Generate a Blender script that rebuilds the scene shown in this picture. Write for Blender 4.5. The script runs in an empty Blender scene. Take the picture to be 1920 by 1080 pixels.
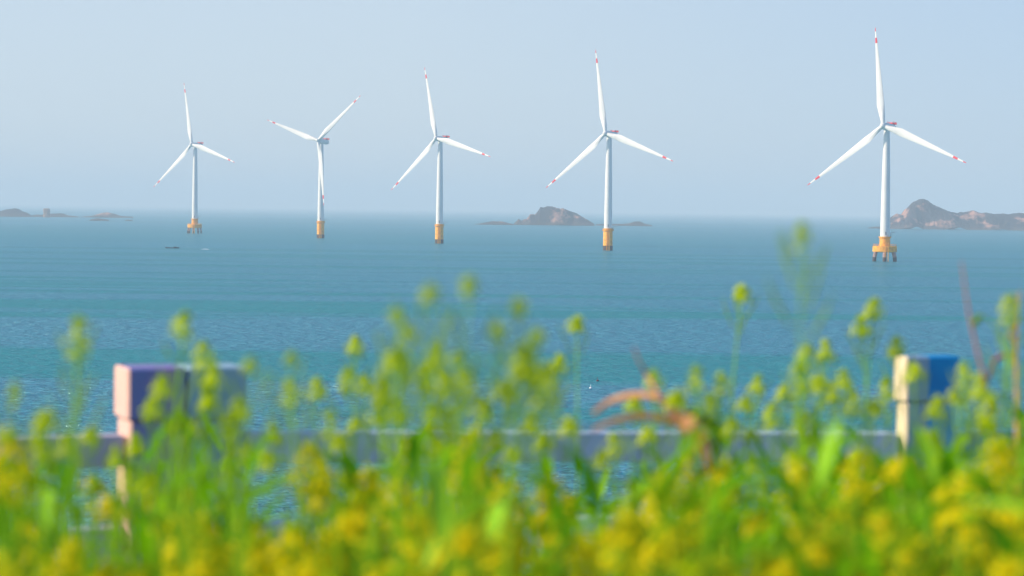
import bpy, math, random
from mathutils import Vector, Matrix, noise as mn
R_ = math.radians
random.seed(11)
sc = bpy.context.scene
col = sc.collection

# ------------------------------------------------------------------ camera
CZ = 36.0                    # eye height over the sea, on a headland
FPX = 4300.0                 # focal length in pixels of a 1920 wide frame
PITCH, ROLL = 1.985, 0.70
cam_d = bpy.data.cameras.new('camera')
cam_d.sensor_width = 36.0
cam_d.lens = FPX / 1920 * 36
cam_d.clip_start = 0.2
cam_d.clip_end = 300000
cam_d.dof.use_dof = True
cam_d.dof.focus_distance = 2200
cam_d.dof.aperture_fstop = (cam_d.lens / 1000) / 0.0185
cam = bpy.data.objects.new('camera', cam_d)
col.objects.link(cam)
CAMROT = Matrix.Rotation(R_(90 - PITCH), 3, 'X') @ Matrix.Rotation(R_(ROLL), 3, 'Z')
cam.matrix_world = Matrix.Translation((0, 0, CZ)) @ CAMROT.to_4x4()
sc.camera = cam

# ------------------------------------------------------------------ sky, sun
SUN_EL, SUN_AZ = 27.0, 264.0        # azimuth clockwise from +Y: from the left, a touch behind the camera
sdir = Vector((math.sin(R_(SUN_AZ)) * math.cos(R_(SUN_EL)), math.cos(R_(SUN_AZ)) * math.cos(R_(SUN_EL)), math.sin(R_(SUN_EL))))
w = bpy.data.worlds.new('World'); sc.world = w
w.use_nodes = True
nt = w.node_tree
for n in list(nt.nodes): nt.nodes.remove(n)
sky = nt.nodes.new('ShaderNodeTexSky'); sky.sky_type = 'NISHITA'; sky.sun_disc = False
sky.sun_elevation = R_(SUN_EL); sky.sun_rotation = R_(SUN_AZ)
sky.altitude = 0; sky.air_density = 1.0; sky.dust_density = 0.5; sky.ozone_density = 3.0
tint = nt.nodes.new('ShaderNodeMix'); tint.data_type = 'RGBA'; tint.blend_type = 'MULTIPLY'
tint.inputs[0].default_value = 1.0
# the air is milkier towards the sun (left) and bluer away from it
wtc = nt.nodes.new('ShaderNodeTexCoord'); wsep = nt.nodes.new('ShaderNodeSeparateXYZ'); wmr = nt.nodes.new('ShaderNodeMapRange')
wmr.inputs[1].default_value = -0.05; wmr.inputs[2].default_value = 0.26
wm = nt.nodes.new('ShaderNodeMix'); wm.data_type = 'RGBA'
wm.inputs[6].default_value = (1.04, 0.94, 0.96, 1); wm.inputs[7].default_value = (0.85, 0.86, 0.96, 1)
nt.links.new(wtc.outputs['Generated'], wsep.inputs[0]); nt.links.new(wsep.outputs[0], wmr.inputs[0]); nt.links.new(wmr.outputs[0], wm.inputs[0])
nt.links.new(wm.outputs[2], tint.inputs[7])
bg = nt.nodes.new('ShaderNodeBackground'); bg.inputs[1].default_value = 0.15
out = nt.nodes.new('ShaderNodeOutputWorld')
# pale even haze low in the sky, clear Nishita blue above it
veil = nt.nodes.new('ShaderNodeMix'); veil.data_type = 'RGBA'; vmr = nt.nodes.new('ShaderNodeMapRange')
vmr.inputs[1].default_value = 0.10; vmr.inputs[2].default_value = 0.45; vmr.inputs[3].default_value = 0.8; vmr.inputs[4].default_value = 0.0
nt.links.new(wsep.outputs[2], vmr.inputs[0]); nt.links.new(vmr.outputs[0], veil.inputs[0])
vc = nt.nodes.new('ShaderNodeMix'); vc.data_type = 'RGBA'; nt.links.new(wmr.outputs[0], vc.inputs[0])
vc.inputs[6].default_value = (2.72, 3.25, 3.80, 1); vc.inputs[7].default_value = (2.12, 2.80, 3.68, 1)
nt.links.new(sky.outputs[0], tint.inputs[6]); nt.links.new(tint.outputs[2], veil.inputs[6]); nt.links.new(vc.outputs[2], veil.inputs[7]); nt.links.new(veil.outputs[2], bg.inputs[0]); nt.links.new(bg.outputs[0], out.inputs[0])
sun_d = bpy.data.lights.new('sun', 'SUN'); sun_d.energy = 3.8; sun_d.angle = R_(0.6); sun_d.color = (1.0, 0.85, 0.62)
sun = bpy.data.objects.new('sun', sun_d); col.objects.link(sun)
sun.rotation_euler = (-sdir).to_track_quat('-Z', 'Y').to_euler()
sun.location = (0, 0, 400)
sc.view_settings.view_transform = 'Standard'; sc.view_settings.look = 'None'
sc.view_settings.exposure = 0.5; sc.view_settings.gamma = 1.0
sc.cycles.volume_bounces = 1
sc.cycles.max_bounces = 8; sc.cycles.transparent_max_bounces = 8
sc.cycles.sample_clamp_indirect = 4

# ------------------------------------------------------------------ helpers
def ray(x, y):
    return (CAMROT @ Vector(((x - 960) / FPX, (540 - y) / FPX, -1.0)))
def at(x, y, Y):
    d = ray(x, y); return Vector((0, 0, CZ)) + d * (Y / d.y)
def onsea(x, y, z=0.0):
    d = ray(x, y); return Vector((0, 0, CZ)) + d * ((z - CZ) / d.z)

def tag(o, label=None, cat=None, group=None, kind=None):
    if label: o['label'] = label
    if cat: o['category'] = cat
    if group: o['group'] = group
    if kind: o['kind'] = kind
    return o
def empty(name, loc, rz=0.0):
    o = bpy.data.objects.new(name, None); col.objects.link(o)
    o.location = loc; o.rotation_euler = (0, 0, rz); o.empty_display_size = 0.1
    return o
def copy_tree(o, parent=None):
    c = o.copy(); col.objects.link(c); c.parent = parent
    for ch in list(o.children): copy_tree(ch, c)
    return c

class MB:
    def __init__(s): s.v = []; s.f = []; s.m = []; s.sm = True
    def add(s, vs, fs, mi=0):
        b = len(s.v); s.v.extend([tuple(p) for p in vs])
        for f in fs: s.f.append(tuple(b + i for i in f)); s.m.append(mi)
    def box(s, lo, hi, mi=0, M=None):
        x0, y0, z0 = lo; x1, y1, z1 = hi
        vs = [Vector(p) for p in ((x0,y0,z0),(x1,y0,z0),(x1,y1,z0),(x0,y1,z0),(x0,y0,z1),(x1,y0,z1),(x1,y1,z1),(x0,y1,z1))]
        if M: vs = [M @ p for p in vs]
        s.add(vs, [(0,3,2,1),(4,5,6,7),(0,1,5,4),(1,2,6,5),(2,3,7,6),(3,0,4,7)], mi)
    def tube(s, pts, rads, n=8, mi=0, cap=True, flat=1.0):
        pts = [Vector(p) for p in pts]
        vs = []; fs = []
        up = None
        for i, p in enumerate(pts):
            t = (pts[min(i+1, len(pts)-1)] - pts[max(i-1, 0)])
            if t.length < 1e-9: t = Vector((0, 0, 1))
            t.normalize()
            if up is None:
                up = Vector((1, 0, 0)) if abs(t.x) < 0.9 else Vector((0, 1, 0))
            a = (up - t * up.dot(t)); a.normalize(); b = t.cross(a); up = a
            for k in range(n):
                an = 2 * math.pi * k / n
                vs.append(p + (a * math.cos(an) + b * math.sin(an) * flat) * rads[i])
        for i in range(len(pts) - 1):
            for k in range(n):
                k2 = (k + 1) % n
                fs.append((i*n+k, i*n+k2, (i+1)*n+k2, (i+1)*n+k))
        if cap:
            fs.append(tuple(range(n-1, -1, -1))); fs.append(tuple((len(pts)-1)*n + k for k in range(n)))
        s.add(vs, fs, mi)
    def lathe(s, prof, n=32, mi=0, c=(0, 0)):
        vs = []; fs = []
        for r, z in prof:
            for k in range(n):
                a = 2*math.pi*k/n; vs.append((c[0]+r*math.cos(a), c[1]+r*math.sin(a), z))
        for i in range(len(prof)-1):
            for k in range(n):
                k2 = (k+1) % n; fs.append((i*n+k, i*n+k2, (i+1)*n+k2, (i+1)*n+k))
        fs.append(tuple(range(n-1, -1, -1))); fs.append(tuple((len(prof)-1)*n+k for k in range(n)))
        s.add(vs, fs, mi)
    def build(s, name, mats, parent=None, smooth=True, angle=40):
        me = bpy.data.meshes.new(name); me.from_pydata(s.v, [], s.f); me.update()
        if not isinstance(mats, (list, tuple)): mats = [mats]
        for m in mats: me.materials.append(m)
        me.polygons.foreach_set('material_index', s.m)
        if smooth:
            me.polygons.foreach_set('use_smooth', [True] * len(s.f))
            try: me.set_sharp_from_angle(angle=R_(angle))
            except Exception: pass
        o = bpy.data.objects.new(name, me); col.objects.link(o)
        if parent: o.parent = parent
        return o
def bevel(o, wd, seg=2):
    m = o.modifiers.new('bevel', 'BEVEL'); m.width = wd; m.segments = seg; m.limit_method = 'ANGLE'

def mat(name, base, rough=0.6, spec=0.5, var=0.0, scale=5.0, col2=None, transl=0.0, bump=0.0, bscale=None, coord='Object', metal=0.0):
    m = bpy.data.materials.new(name); m.use_nodes = True
    t = m.node_tree; p = t.nodes['Principled BSDF']
    p.inputs['Base Color'].default_value = (*base, 1); p.inputs['Roughness'].default_value = rough
    p.inputs['Specular IOR Level'].default_value = spec; p.inputs['Metallic'].default_value = metal
    tc = t.nodes.new('ShaderNodeTexCoord')
    csrc = None
    if var or col2:
        nz = t.nodes.new('ShaderNodeTexNoise'); nz.inputs['Scale'].default_value = scale; nz.inputs['Detail'].default_value = 5
        t.links.new(tc.outputs[coord], nz.inputs['Vector'])
        rp = t.nodes.new('ShaderNodeValToRGB')
        c2 = col2 if col2 else tuple(c * (1 - var) for c in base)
        rp.color_ramp.elements[0].position = 0.35; rp.color_ramp.elements[0].color = (*c2, 1)
        rp.color_ramp.elements[1].position = 0.62; rp.color_ramp.elements[1].color = (*base, 1)
        t.links.new(nz.outputs[0], rp.inputs[0]); t.links.new(rp.outputs[0], p.inputs['Base Color'])
        csrc = rp.outputs[0]
    if bump:
        nb = t.nodes.new('ShaderNodeTexNoise'); nb.inputs['Scale'].default_value = bscale or scale; nb.inputs['Detail'].default_value = 6
        t.links.new(tc.outputs[coord], nb.inputs['Vector'])
        b = t.nodes.new('ShaderNodeBump'); b.inputs['Strength'].default_value = bump
        t.links.new(nb.outputs[0], b.inputs['Height']); t.links.new(b.outputs[0], p.inputs['Normal'])
    if transl:
        tr = t.nodes.new('ShaderNodeBsdfTranslucent'); mx = t.nodes.new('ShaderNodeMixShader'); mx.inputs[0].default_value = transl
        if csrc: t.links.new(csrc, tr.inputs[0])
        else: tr.inputs[0].default_value = (*base, 1)
        t.links.new(p.outputs[0], mx.inputs[1]); t.links.new(tr.outputs[0], mx.inputs[2])
        t.links.new(mx.outputs[0], t.nodes['Material Output'].inputs[0])
    return m

# ------------------------------------------------------------------ sea
def sea_material():
    m = bpy.data.materials.new('sea_water'); m.use_nodes = True
    t = m.node_tree; p = t.nodes['Principled BSDF']; L = t.links.new
    pass
    geo = t.nodes.new('ShaderNodeNewGeometry')
    def mapped(sx, sy, rot=0.0):
        mp = t.nodes.new('ShaderNodeMapping'); mp.inputs['Scale'].default_value = (sx, sy, 1); mp.inputs['Rotation'].default_value = (0, 0, rot)
        L(geo.outputs['Position'], mp.inputs['Vector']); return mp.outputs[0]
    def nz(vec, scale, detail=3, rough=0.5, dist=0.0):
        n = t.nodes.new('ShaderNodeTexNoise'); n.inputs['Scale'].default_value = scale; n.inputs['Detail'].default_value = detail
        n.inputs['Roughness'].default_value = rough; n.inputs['Distortion'].default_value = dist
        L(vec, n.inputs['Vector']); return n.outputs[0]
    def math_(op, a, b, clamp=False):
        n = t.nodes.new('ShaderNodeMath'); n.operation = op; n.use_clamp = clamp
        for i, q in enumerate((a, b)):
            if isinstance(q, (int, float)): n.inputs[i].default_value = q
            else: L(q, n.inputs[i])
        return n.outputs[0]
    def ramp(fac, a, b, ca, cb):
        r = t.nodes.new('ShaderNodeValToRGB'); r.color_ramp.interpolation = 'EASE'
        r.color_ramp.elements[0].position = a; r.color_ramp.elements[0].color = ca
        r.color_ramp.elements[1].position = b; r.color_ramp.elements[1].color = cb
        L(fac, r.inputs[0]); return r.outputs[0]
    # long wind lanes : slicks that lie across the view
    lanes = nz(mapped(1/800, 1/95, R_(1.5)), 1.0, 4, 0.55, 0.3)
    lanes2 = nz(mapped(1/300, 1/45, R_(-2)), 1.0, 2, 0.5)
    lm = math_('ADD', math_('MULTIPLY', lanes, 0.88), math_('MULTIPLY', lanes2, 0.12))
    mask = ramp(lm, 0.385, 0.52, (0, 0, 0, 1), (1, 1, 1, 1))
    sepy = t.nodes.new('ShaderNodeSeparateXYZ'); L(geo.outputs['Position'], sepy.inputs[0])
    far = t.nodes.new('ShaderNodeMapRange'); far.inputs[1].default_value = 800; far.inputs[2].default_value = 2600; L(sepy.outputs[1], far.inputs[0])
    mm = t.nodes.new('ShaderNodeMix'); L(far.outputs[0], mm.inputs[0]); L(mask, mm.inputs[2])
    lanes3 = nz(mapped(1/5000, 1/1100, R_(1)), 1.0, 2, 0.5); L(lanes3, mm.inputs[3]); mask = mm.outputs[0]
    # colour of the water body: teal to blue green
    mixc = t.nodes.new('ShaderNodeMix'); mixc.data_type = 'RGBA'
    L(mask, mixc.inputs[0]); mixc.inputs[6].default_value = (0.004, 0.215, 0.245, 1); mixc.inputs[7].default_value = (0.022, 0.245, 0.34, 1)
    # ripples
    r1 = nz(mapped(0.17, 0.24, R_(3)), 1.0, 3, 0.55)
    r2 = nz(mapped(0.22, 0.5, R_(-4)), 1.0, 3, 0.6)
    amp = math_('ADD', math_('MULTIPLY', mask, 0.75), 0.45)
    h = math_('MULTIPLY', math_('ADD', math_('MULTIPLY', r1, 1.1), math_('MULTIPLY', r2, 1.6)), amp)
    sw = nz(mapped(1/70, 1/22, R_(3)), 1.0, 1, 0.5)
    h = math_('ADD', h, math_('MULTIPLY', sw, 1.0))
    b = t.nodes.new('ShaderNodeBump'); b.inputs['Strength'].default_value = 1.0; b.inputs['Distance'].default_value = 2.4
    L(h, b.inputs['Height'])
    # water body (diffuse upwelling light) under a mirror whose strength the steep unresolved wavelets keep well below one
    t.nodes.remove(p)
    df = t.nodes.new('ShaderNodeBsdfDiffuse'); gl = t.nodes.new('ShaderNodeBsdfGlossy'); fr = t.nodes.new('ShaderNodeFresnel'); mx = t.nodes.new('ShaderNodeMixShader')
    fr.inputs['IOR'].default_value = 1.33
    L(mixc.outputs[2], df.inputs[0]); gl.inputs[0].default_value = (0.62, 0.94, 1.0, 1)
    for q in (df, gl, fr): L(b.outputs[0], q.inputs['Normal'])
    L(math_('ADD', math_('MULTIPLY', mask, 0.06), 0.16), gl.inputs['Roughness'])
    fm_ = math_('MINIMUM', math_('MULTIPLY', fr.outputs[0], math_('ADD', math_('MULTIPLY', mask, 2.0), 0.75)), math_('ADD', math_('MULTIPLY', mask, 0.42), 0.42))
    L(fm_, mx.inputs[0]); L(df.outputs[0], mx.inputs[1]); L(gl.outputs[0], mx.inputs[2]); L(mx.outputs[0], t.nodes['Material Output'].inputs[0])
    return m
sea = MB(); 
xs = [-60000, -8000, -1500, -400, 0, 400, 1500, 8000, 60000]; ys = [-3000, 0, 300, 800, 2000, 5000, 12000, 30000, 80000]
for i in range(len(xs)-1):
    for j in range(len(ys)-1):
        sea.add([(xs[i],ys[j],0),(xs[i+1],ys[j],0),(xs[i+1],ys[j+1],0),(xs[i],ys[j+1],0)], [(0,1,2,3)])
tag(sea.build('sea', sea_material(), smooth=False), kind='structure', label='calm blue green sea with fine ripples')

# ------------------------------------------------------------------ headland under the camera
def gz(x, y):
    """height of the ground"""
    top = CZ - 1.42 - 0.02 * y + 0.03 * math.sin(x * 1.3 + y)
    edge = 7.9 + 0.38 * x if abs(x) < 12 else 7.9 + 0.38 * (12 if x > 0 else -12)
    if y > edge: top -= (y - edge) * 0.72
    e2 = abs(x) - 60
    if e2 > 0: top -= e2 * 0.5
    return top
hl = MB(); NX, NY = 70, 70
gx = [-120 + 240 * (i / NX) for i in range(NX + 1)]
gx = sorted(set(gx + [-8 + 0.5 * i for i in range(33)]))
gy = sorted(set([-40 + 2.5 * i for i in range(45)] + [-2 + 0.5 * i for i in range(30)]))
vs = []
for x in gx:
    for y in gy:
        z = gz(x, y)
        if y > 12: z += 0.8 * mn.noise(Vector((x * .12, y * .12, 0)))
        vs.append((x, y, max(z, -3)))
fs = []
for i in range(len(gx)-1):
    for j in range(len(gy)-1):
        a = i*len(gy)+j; fs.append((a, a+len(gy), a+len(gy)+1, a+1))
hl.add(vs, fs)
tag(hl.build('ground', mat('headland_soil', (0.10, 0.13, 0.05), 0.9, 0.2, scale=3, col2=(0.16, 0.11, 0.06), bump=0.5, bscale=6)), kind='structure')

# ------------------------------------------------------------------ islands
def rock_material():
    m = bpy.data.materials.new('island_granite'); m.use_nodes = True
    t = m.node_tree; p = t.nodes['Principled BSDF']; L = t.links.new
    p.inputs['Roughness'].default_value = 0.9; p.inputs['Specular IOR Level'].default_value = 0.2
    geo = t.nodes.new('ShaderNodeNewGeometry')
    n = t.nodes.new('ShaderNodeTexNoise'); n.inputs['Scale'].default_value = 0.022; n.inputs['Detail'].default_value = 6; n.inputs['Roughness'].default_value = 0.6
    L(geo.outputs['Position'], n.inputs['Vector'])
    r = t.nodes.new('ShaderNodeValToRGB'); r.color_ramp.elements[0].position = 0.52; r.color_ramp.elements[0].color = (0.045, 0.042, 0.055, 1)
    r.color_ramp.elements[1].position = 0.61; r.color_ramp.elements[1].color = (0.54, 0.28, 0.20, 1)
    L(n.outputs[0], r.inputs[0])
    # low rocks are bare, wet dark foot
    sep = t.nodes.new('ShaderNodeSeparateXYZ'); L(geo.outputs['Position'], sep.inputs[0])
    mr = t.nodes.new('ShaderNodeMapRange'); mr.inputs[1].default_value = 3.0; mr.inputs[2].default_value = 10.0
    L(sep.outputs[2], mr.inputs[0])
    mx = t.nodes.new('ShaderNodeMix'); mx.data_type = 'RGBA'; mx.inputs[6].default_value = (0.09, 0.075, 0.07, 1)
    L(mr.outputs[0], mx.inputs[0]); L(r.outputs[0], mx.inputs[7]); L(mx.outputs[2], p.inputs['Base Color'])
    return m
ROCK = rock_material()
def interp(pr, x):
    if x <= pr[0][0]: return pr[0][1]
    for (a, ya), (b, yb) in zip(pr, pr[1:]):
        if x <= b: return ya + (yb - ya) * (x - a) / (b - a)
    return pr[-1][1]
def island(name, prof, base, label, seed, group=None, deep=0.8, rough=1.0, step=1.0, grp=None):
    """prof: silhouette as (x, top) in photo pixels, base: waterline pixel row at the middle; the island is a real 3D relief at its own distance"""
    xm = 0.5 * (prof[0][0] + prof[-1][0])
    c = onsea(xm, base)
    s = c.y / FPX                                 # metres per pixel there
    x0, x1 = prof[0][0] - 2, prof[-1][0] + 2
    W = (x1 - x0) * s
    H = max(base - y for _, y in prof) * s
    D = max(14.0, min(W * 0.35, H * 3.2)) * deep
    nx = int((x1 - x0) / step) + 1; ny = 26
    yh0 = 391 + 0.0122 * (xm - 960)
    vs = []; fs = []
    for i in range(nx + 1):
        px = x0 + (x1 - x0) * i / nx
        hx = max(0.0, (base + 0.0122 * (px - xm) - interp(prof, px))) * s
        if px < prof[0][0] or px > prof[-1][0]: hx = -0.5
        X = (px - xm) * s
        for j in range(ny + 1):
            v = -1 + 2 * j / ny
            cw = 0.28 * mn.noise(Vector((X * .02, seed, 0)))
            prf = max(0.0, 1 - abs(v - cw * 0.5) ** 1.7)
            z = hx * prf
            P = Vector((X, v * D * 0.5, seed * 17.0))
            if z > 0.3:
                cell = mn.voronoi(P * 0.055)[0]; b1 = cell[1] - cell[0]
                cell2 = mn.voronoi(P * 0.13)[0]; b2 = cell2[1] - cell2[0]
                z += rough * min(1, z / 8) * (5.0 * (b1 - 0.25) + 2.2 * (b2 - 0.25)) * (1.0 - 0.5 * prf) + rough * min(1, z / 10) * 3 * mn.noise(P * 0.04)
                z = max(z, 0.3)
            else: z = -1.0 if prf <= 0.02 or hx <= 0 else z
            vs.append((X, v * D * 0.5 + D * 0.06 * mn.noise(P * 0.03), z - 0.2 + (0.8 if z > .3 else 0)))
    for i in range(nx):
        for j in range(ny):
            a = i*(ny+1)+j; fs.append((a, a+ny+1, a+ny+2, a+1))
    mb = MB(); mb.add(vs, fs)
    o = mb.build(name, ROCK, smooth=False)
    o.location = (c.x, c.y + D * 0.5, 0)
    tag(o, label, 'island', grp)
    return o
G = 'rocky islets along the horizon'
island('rocky_island', [(1671,421),(1676,412),(1684,405),(1691,401),(1700,403),(1706,394),(1713,388),(1722,379),(1732,375),(1741,373.5),(1750,376),(1762,384),(1775,390),(1790,397),(1806,402),(1814,399),(1826,397),(1837,394.5),(1846,399),(1862,400),(1880,402),(1900,402),(1925,400),(1960,403),(2010,409),(2070,414),(2120,428)],
       432, 'large reddish granite island with a rounded peak behind the rightmost turbine', 3, grp=G)
island('rocky_island', [(963,420),(968,416),(972,411),(978,415),(988,412),(994,402),(1003,402),(1010,394),(1013,389.5),(1018,391),(1025,388),(1035,387),(1045,390),(1051,391.5),(1057,390),(1070,396),(1082,401),(1095,408),(1106,414),(1116,420)],
       422.5, 'dome shaped rocky island with pinkish left cliffs between the third and fourth turbines', 8, grp=G)
island('rocky_islet', [(889,421),(905,418.5),(922,415.5),(942,415.5),(955,419),(964,421)], 421.5, 'long low islet just left of the dome shaped island', 5, grp=G, rough=.5)
island('rocky_islet', [(1117,421),(1140,420),(1165,420.3),(1180,419),(1190,416),(1200,416),(1210,420),(1223,422.5)], 423.5, 'thin flat reef passing behind the fourth turbine tower', 6, grp=G, rough=.4)
island('rocky_island', [(-60,402),(-30,395),(0,396),(10,393),(22,391.5),(31,392),(38,396),(47,399),(57,405.5)], 406, 'smooth hump of an island at the left edge of the sea', 7, grp=G, rough=.5)
island('rocky_islet', [(58,404.5),(68,402.5),(78,403.5),(80,401),(94,401),(108,400.3),(118,401),(126,404),(146,406.2)], 407, 'low islet that carries a square rock stack, far left', 9, grp=G, rough=.4)
island('rocky_islet', [(152,406.5),(170,405),(181,402),(190,400),(201,398.5),(212,401),(224,405),(247,407)], 408, 'pointed low islet between the rock stack and first turbine', 12, grp=G, rough=.5)
island('sea_rock', [(167,412.5),(176,410.5),(184,409.5),(192,411),(204,412.6)], 414, 'small dark reef in front of the pointed low islet', 13, grp=G, rough=.3)
island('sea_rock', [(234,413),(240,412.2),(248,413)], 414.2, 'tiny flat rock awash right of the small dark reef', 14, grp=G, rough=.2, step=.5)
island('sea_rock', [(1627,427.5),(1640,425.5),(1652,425.5),(1668,426.5)], 428.5, 'thin dark reef left of the rightmost turbine tower', 15, grp=G, rough=.3)
# square stack
c = onsea(86.5, 407.5); s = c.y / FPX
st = MB(); pts = []
for z, r in ((-1, 8.8), (3, 8.2), (9, 7.6), (14, 7.9), (18.5, 8.2), (21.3, 7.6), (22.2, 5.0)):
    for k in range(14):
        a = 2*math.pi*k/14; q = r * (1 + .13 * mn.noise(Vector((math.cos(a)*2, math.sin(a)*2, z*.2)))) * (1.1 - .12*abs(math.cos(2*a)))
        pts.append((q*math.cos(a)*1.05, q*math.sin(a), z))
fs = [(i*14+k, i*14+(k+1) % 14, (i+1)*14+(k+1) % 14, (i+1)*14+k) for i in range(6) for k in range(14)] + [tuple(6*14+k for k in range(14))]
st.add(pts, fs)
o = st.build('rock_stack', mat('stack_granite', (0.42, 0.25, 0.18), 0.9, 0.2, scale=.2, col2=(0.25, 0.16, 0.12)), smooth=False)
o.location = (c.x, c.y + 6, 0); tag(o, 'square reddish rock stack standing upright on the low left islet', 'rock')

# ------------------------------------------------------------------ wind turbines
WHITE = mat('turbine_white', (0.80, 0.79, 0.76), 0.45, 0.4, var=0.06, scale=0.12)
RED = mat('warning_red', (0.70, 0.03, 0.06), 0.5, 0.4)
ORANGE = mat('foundation_orange', (0.95, 0.46, 0.03), 0.6, 0.3, scale=0.5, col2=(0.72, 0.28, 0.03))
DARKP = mat('tidal_growth', (0.045, 0.04, 0.045), 0.9, 0.2, scale=0.8, col2=(0.10, 0.07, 0.055))
PILE = mat('pile_steel', (0.30, 0.16, 0.14), 0.8, 0.2, scale=0.7, col2=(0.45, 0.33, 0.30))
STEEL = mat('galvanised_steel', (0.32, 0.33, 0.36), 0.5, 0.4, metal=.3)
def blade_mesh(R):
    """along +Z from the hub, suction side towards -Y (upwind); white with two red bands"""
    mb = MB(); n = 14
    st = [0.015,0.04,0.07,0.11,0.16,0.21,0.27,0.35,0.45,0.56,0.68,0.78,0.835,0.84,0.895,0.90,0.955,0.96,0.985,1.0]
    def chord(t):
        if t < .04: return 3.3
        if t < .2: return 3.3 + (5.6 - 3.3) * math.sin((t-.04)/.16*math.pi/2)
        return 5.6 * (1 - (t-.2)/.8) ** 0.85 + 0.45 + 0.6*(1-t)
    rings = []
    for t in st:
        c = chord(t) * R / 80; thick = (1.0 if t < .04 else max(.16, 1 - (t-.04)*5.2)) ; tw = R_(14) * (1-t) ** 2
        if t > .99: c *= .35
        ring = []
        for k in range(n):
            a = 2*math.pi*k/n
            x = math.cos(a) * c/2 - (c*.14 if t > .06 else 0) * min(1, (t-.05)*8 if t > .05 else 0); y = math.sin(a) * c/2 * thick
            if math.cos(a) < 0 and t > .1: y *= (1 + .75*math.cos(a))
            x, y = x*math.cos(tw) - y*math.sin(tw), x*math.sin(tw) + y*math.cos(tw)
            ring.append((x, y - 2.6 * t * t * R / 80, t * R))
        rings.append(ring)
    vs = [p for r in rings for p in r]; b = 0
    for i in range(len(st)-1):
        mi = 1 if (0.838 <= st[i] < 0.895 or st[i] >= .958) else 0
        for k in range(n):
            k2 = (k+1) % n; mb.f.append((i*n+k, i*n+k2, (i+1)*n+k2, (i+1)*n+k)); mb.m.append(mi)
    mb.f.append(tuple((len(st)-1)*n+k for k in range(n))); mb.m.append(1)
    mb.v = vs
    return mb
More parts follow.
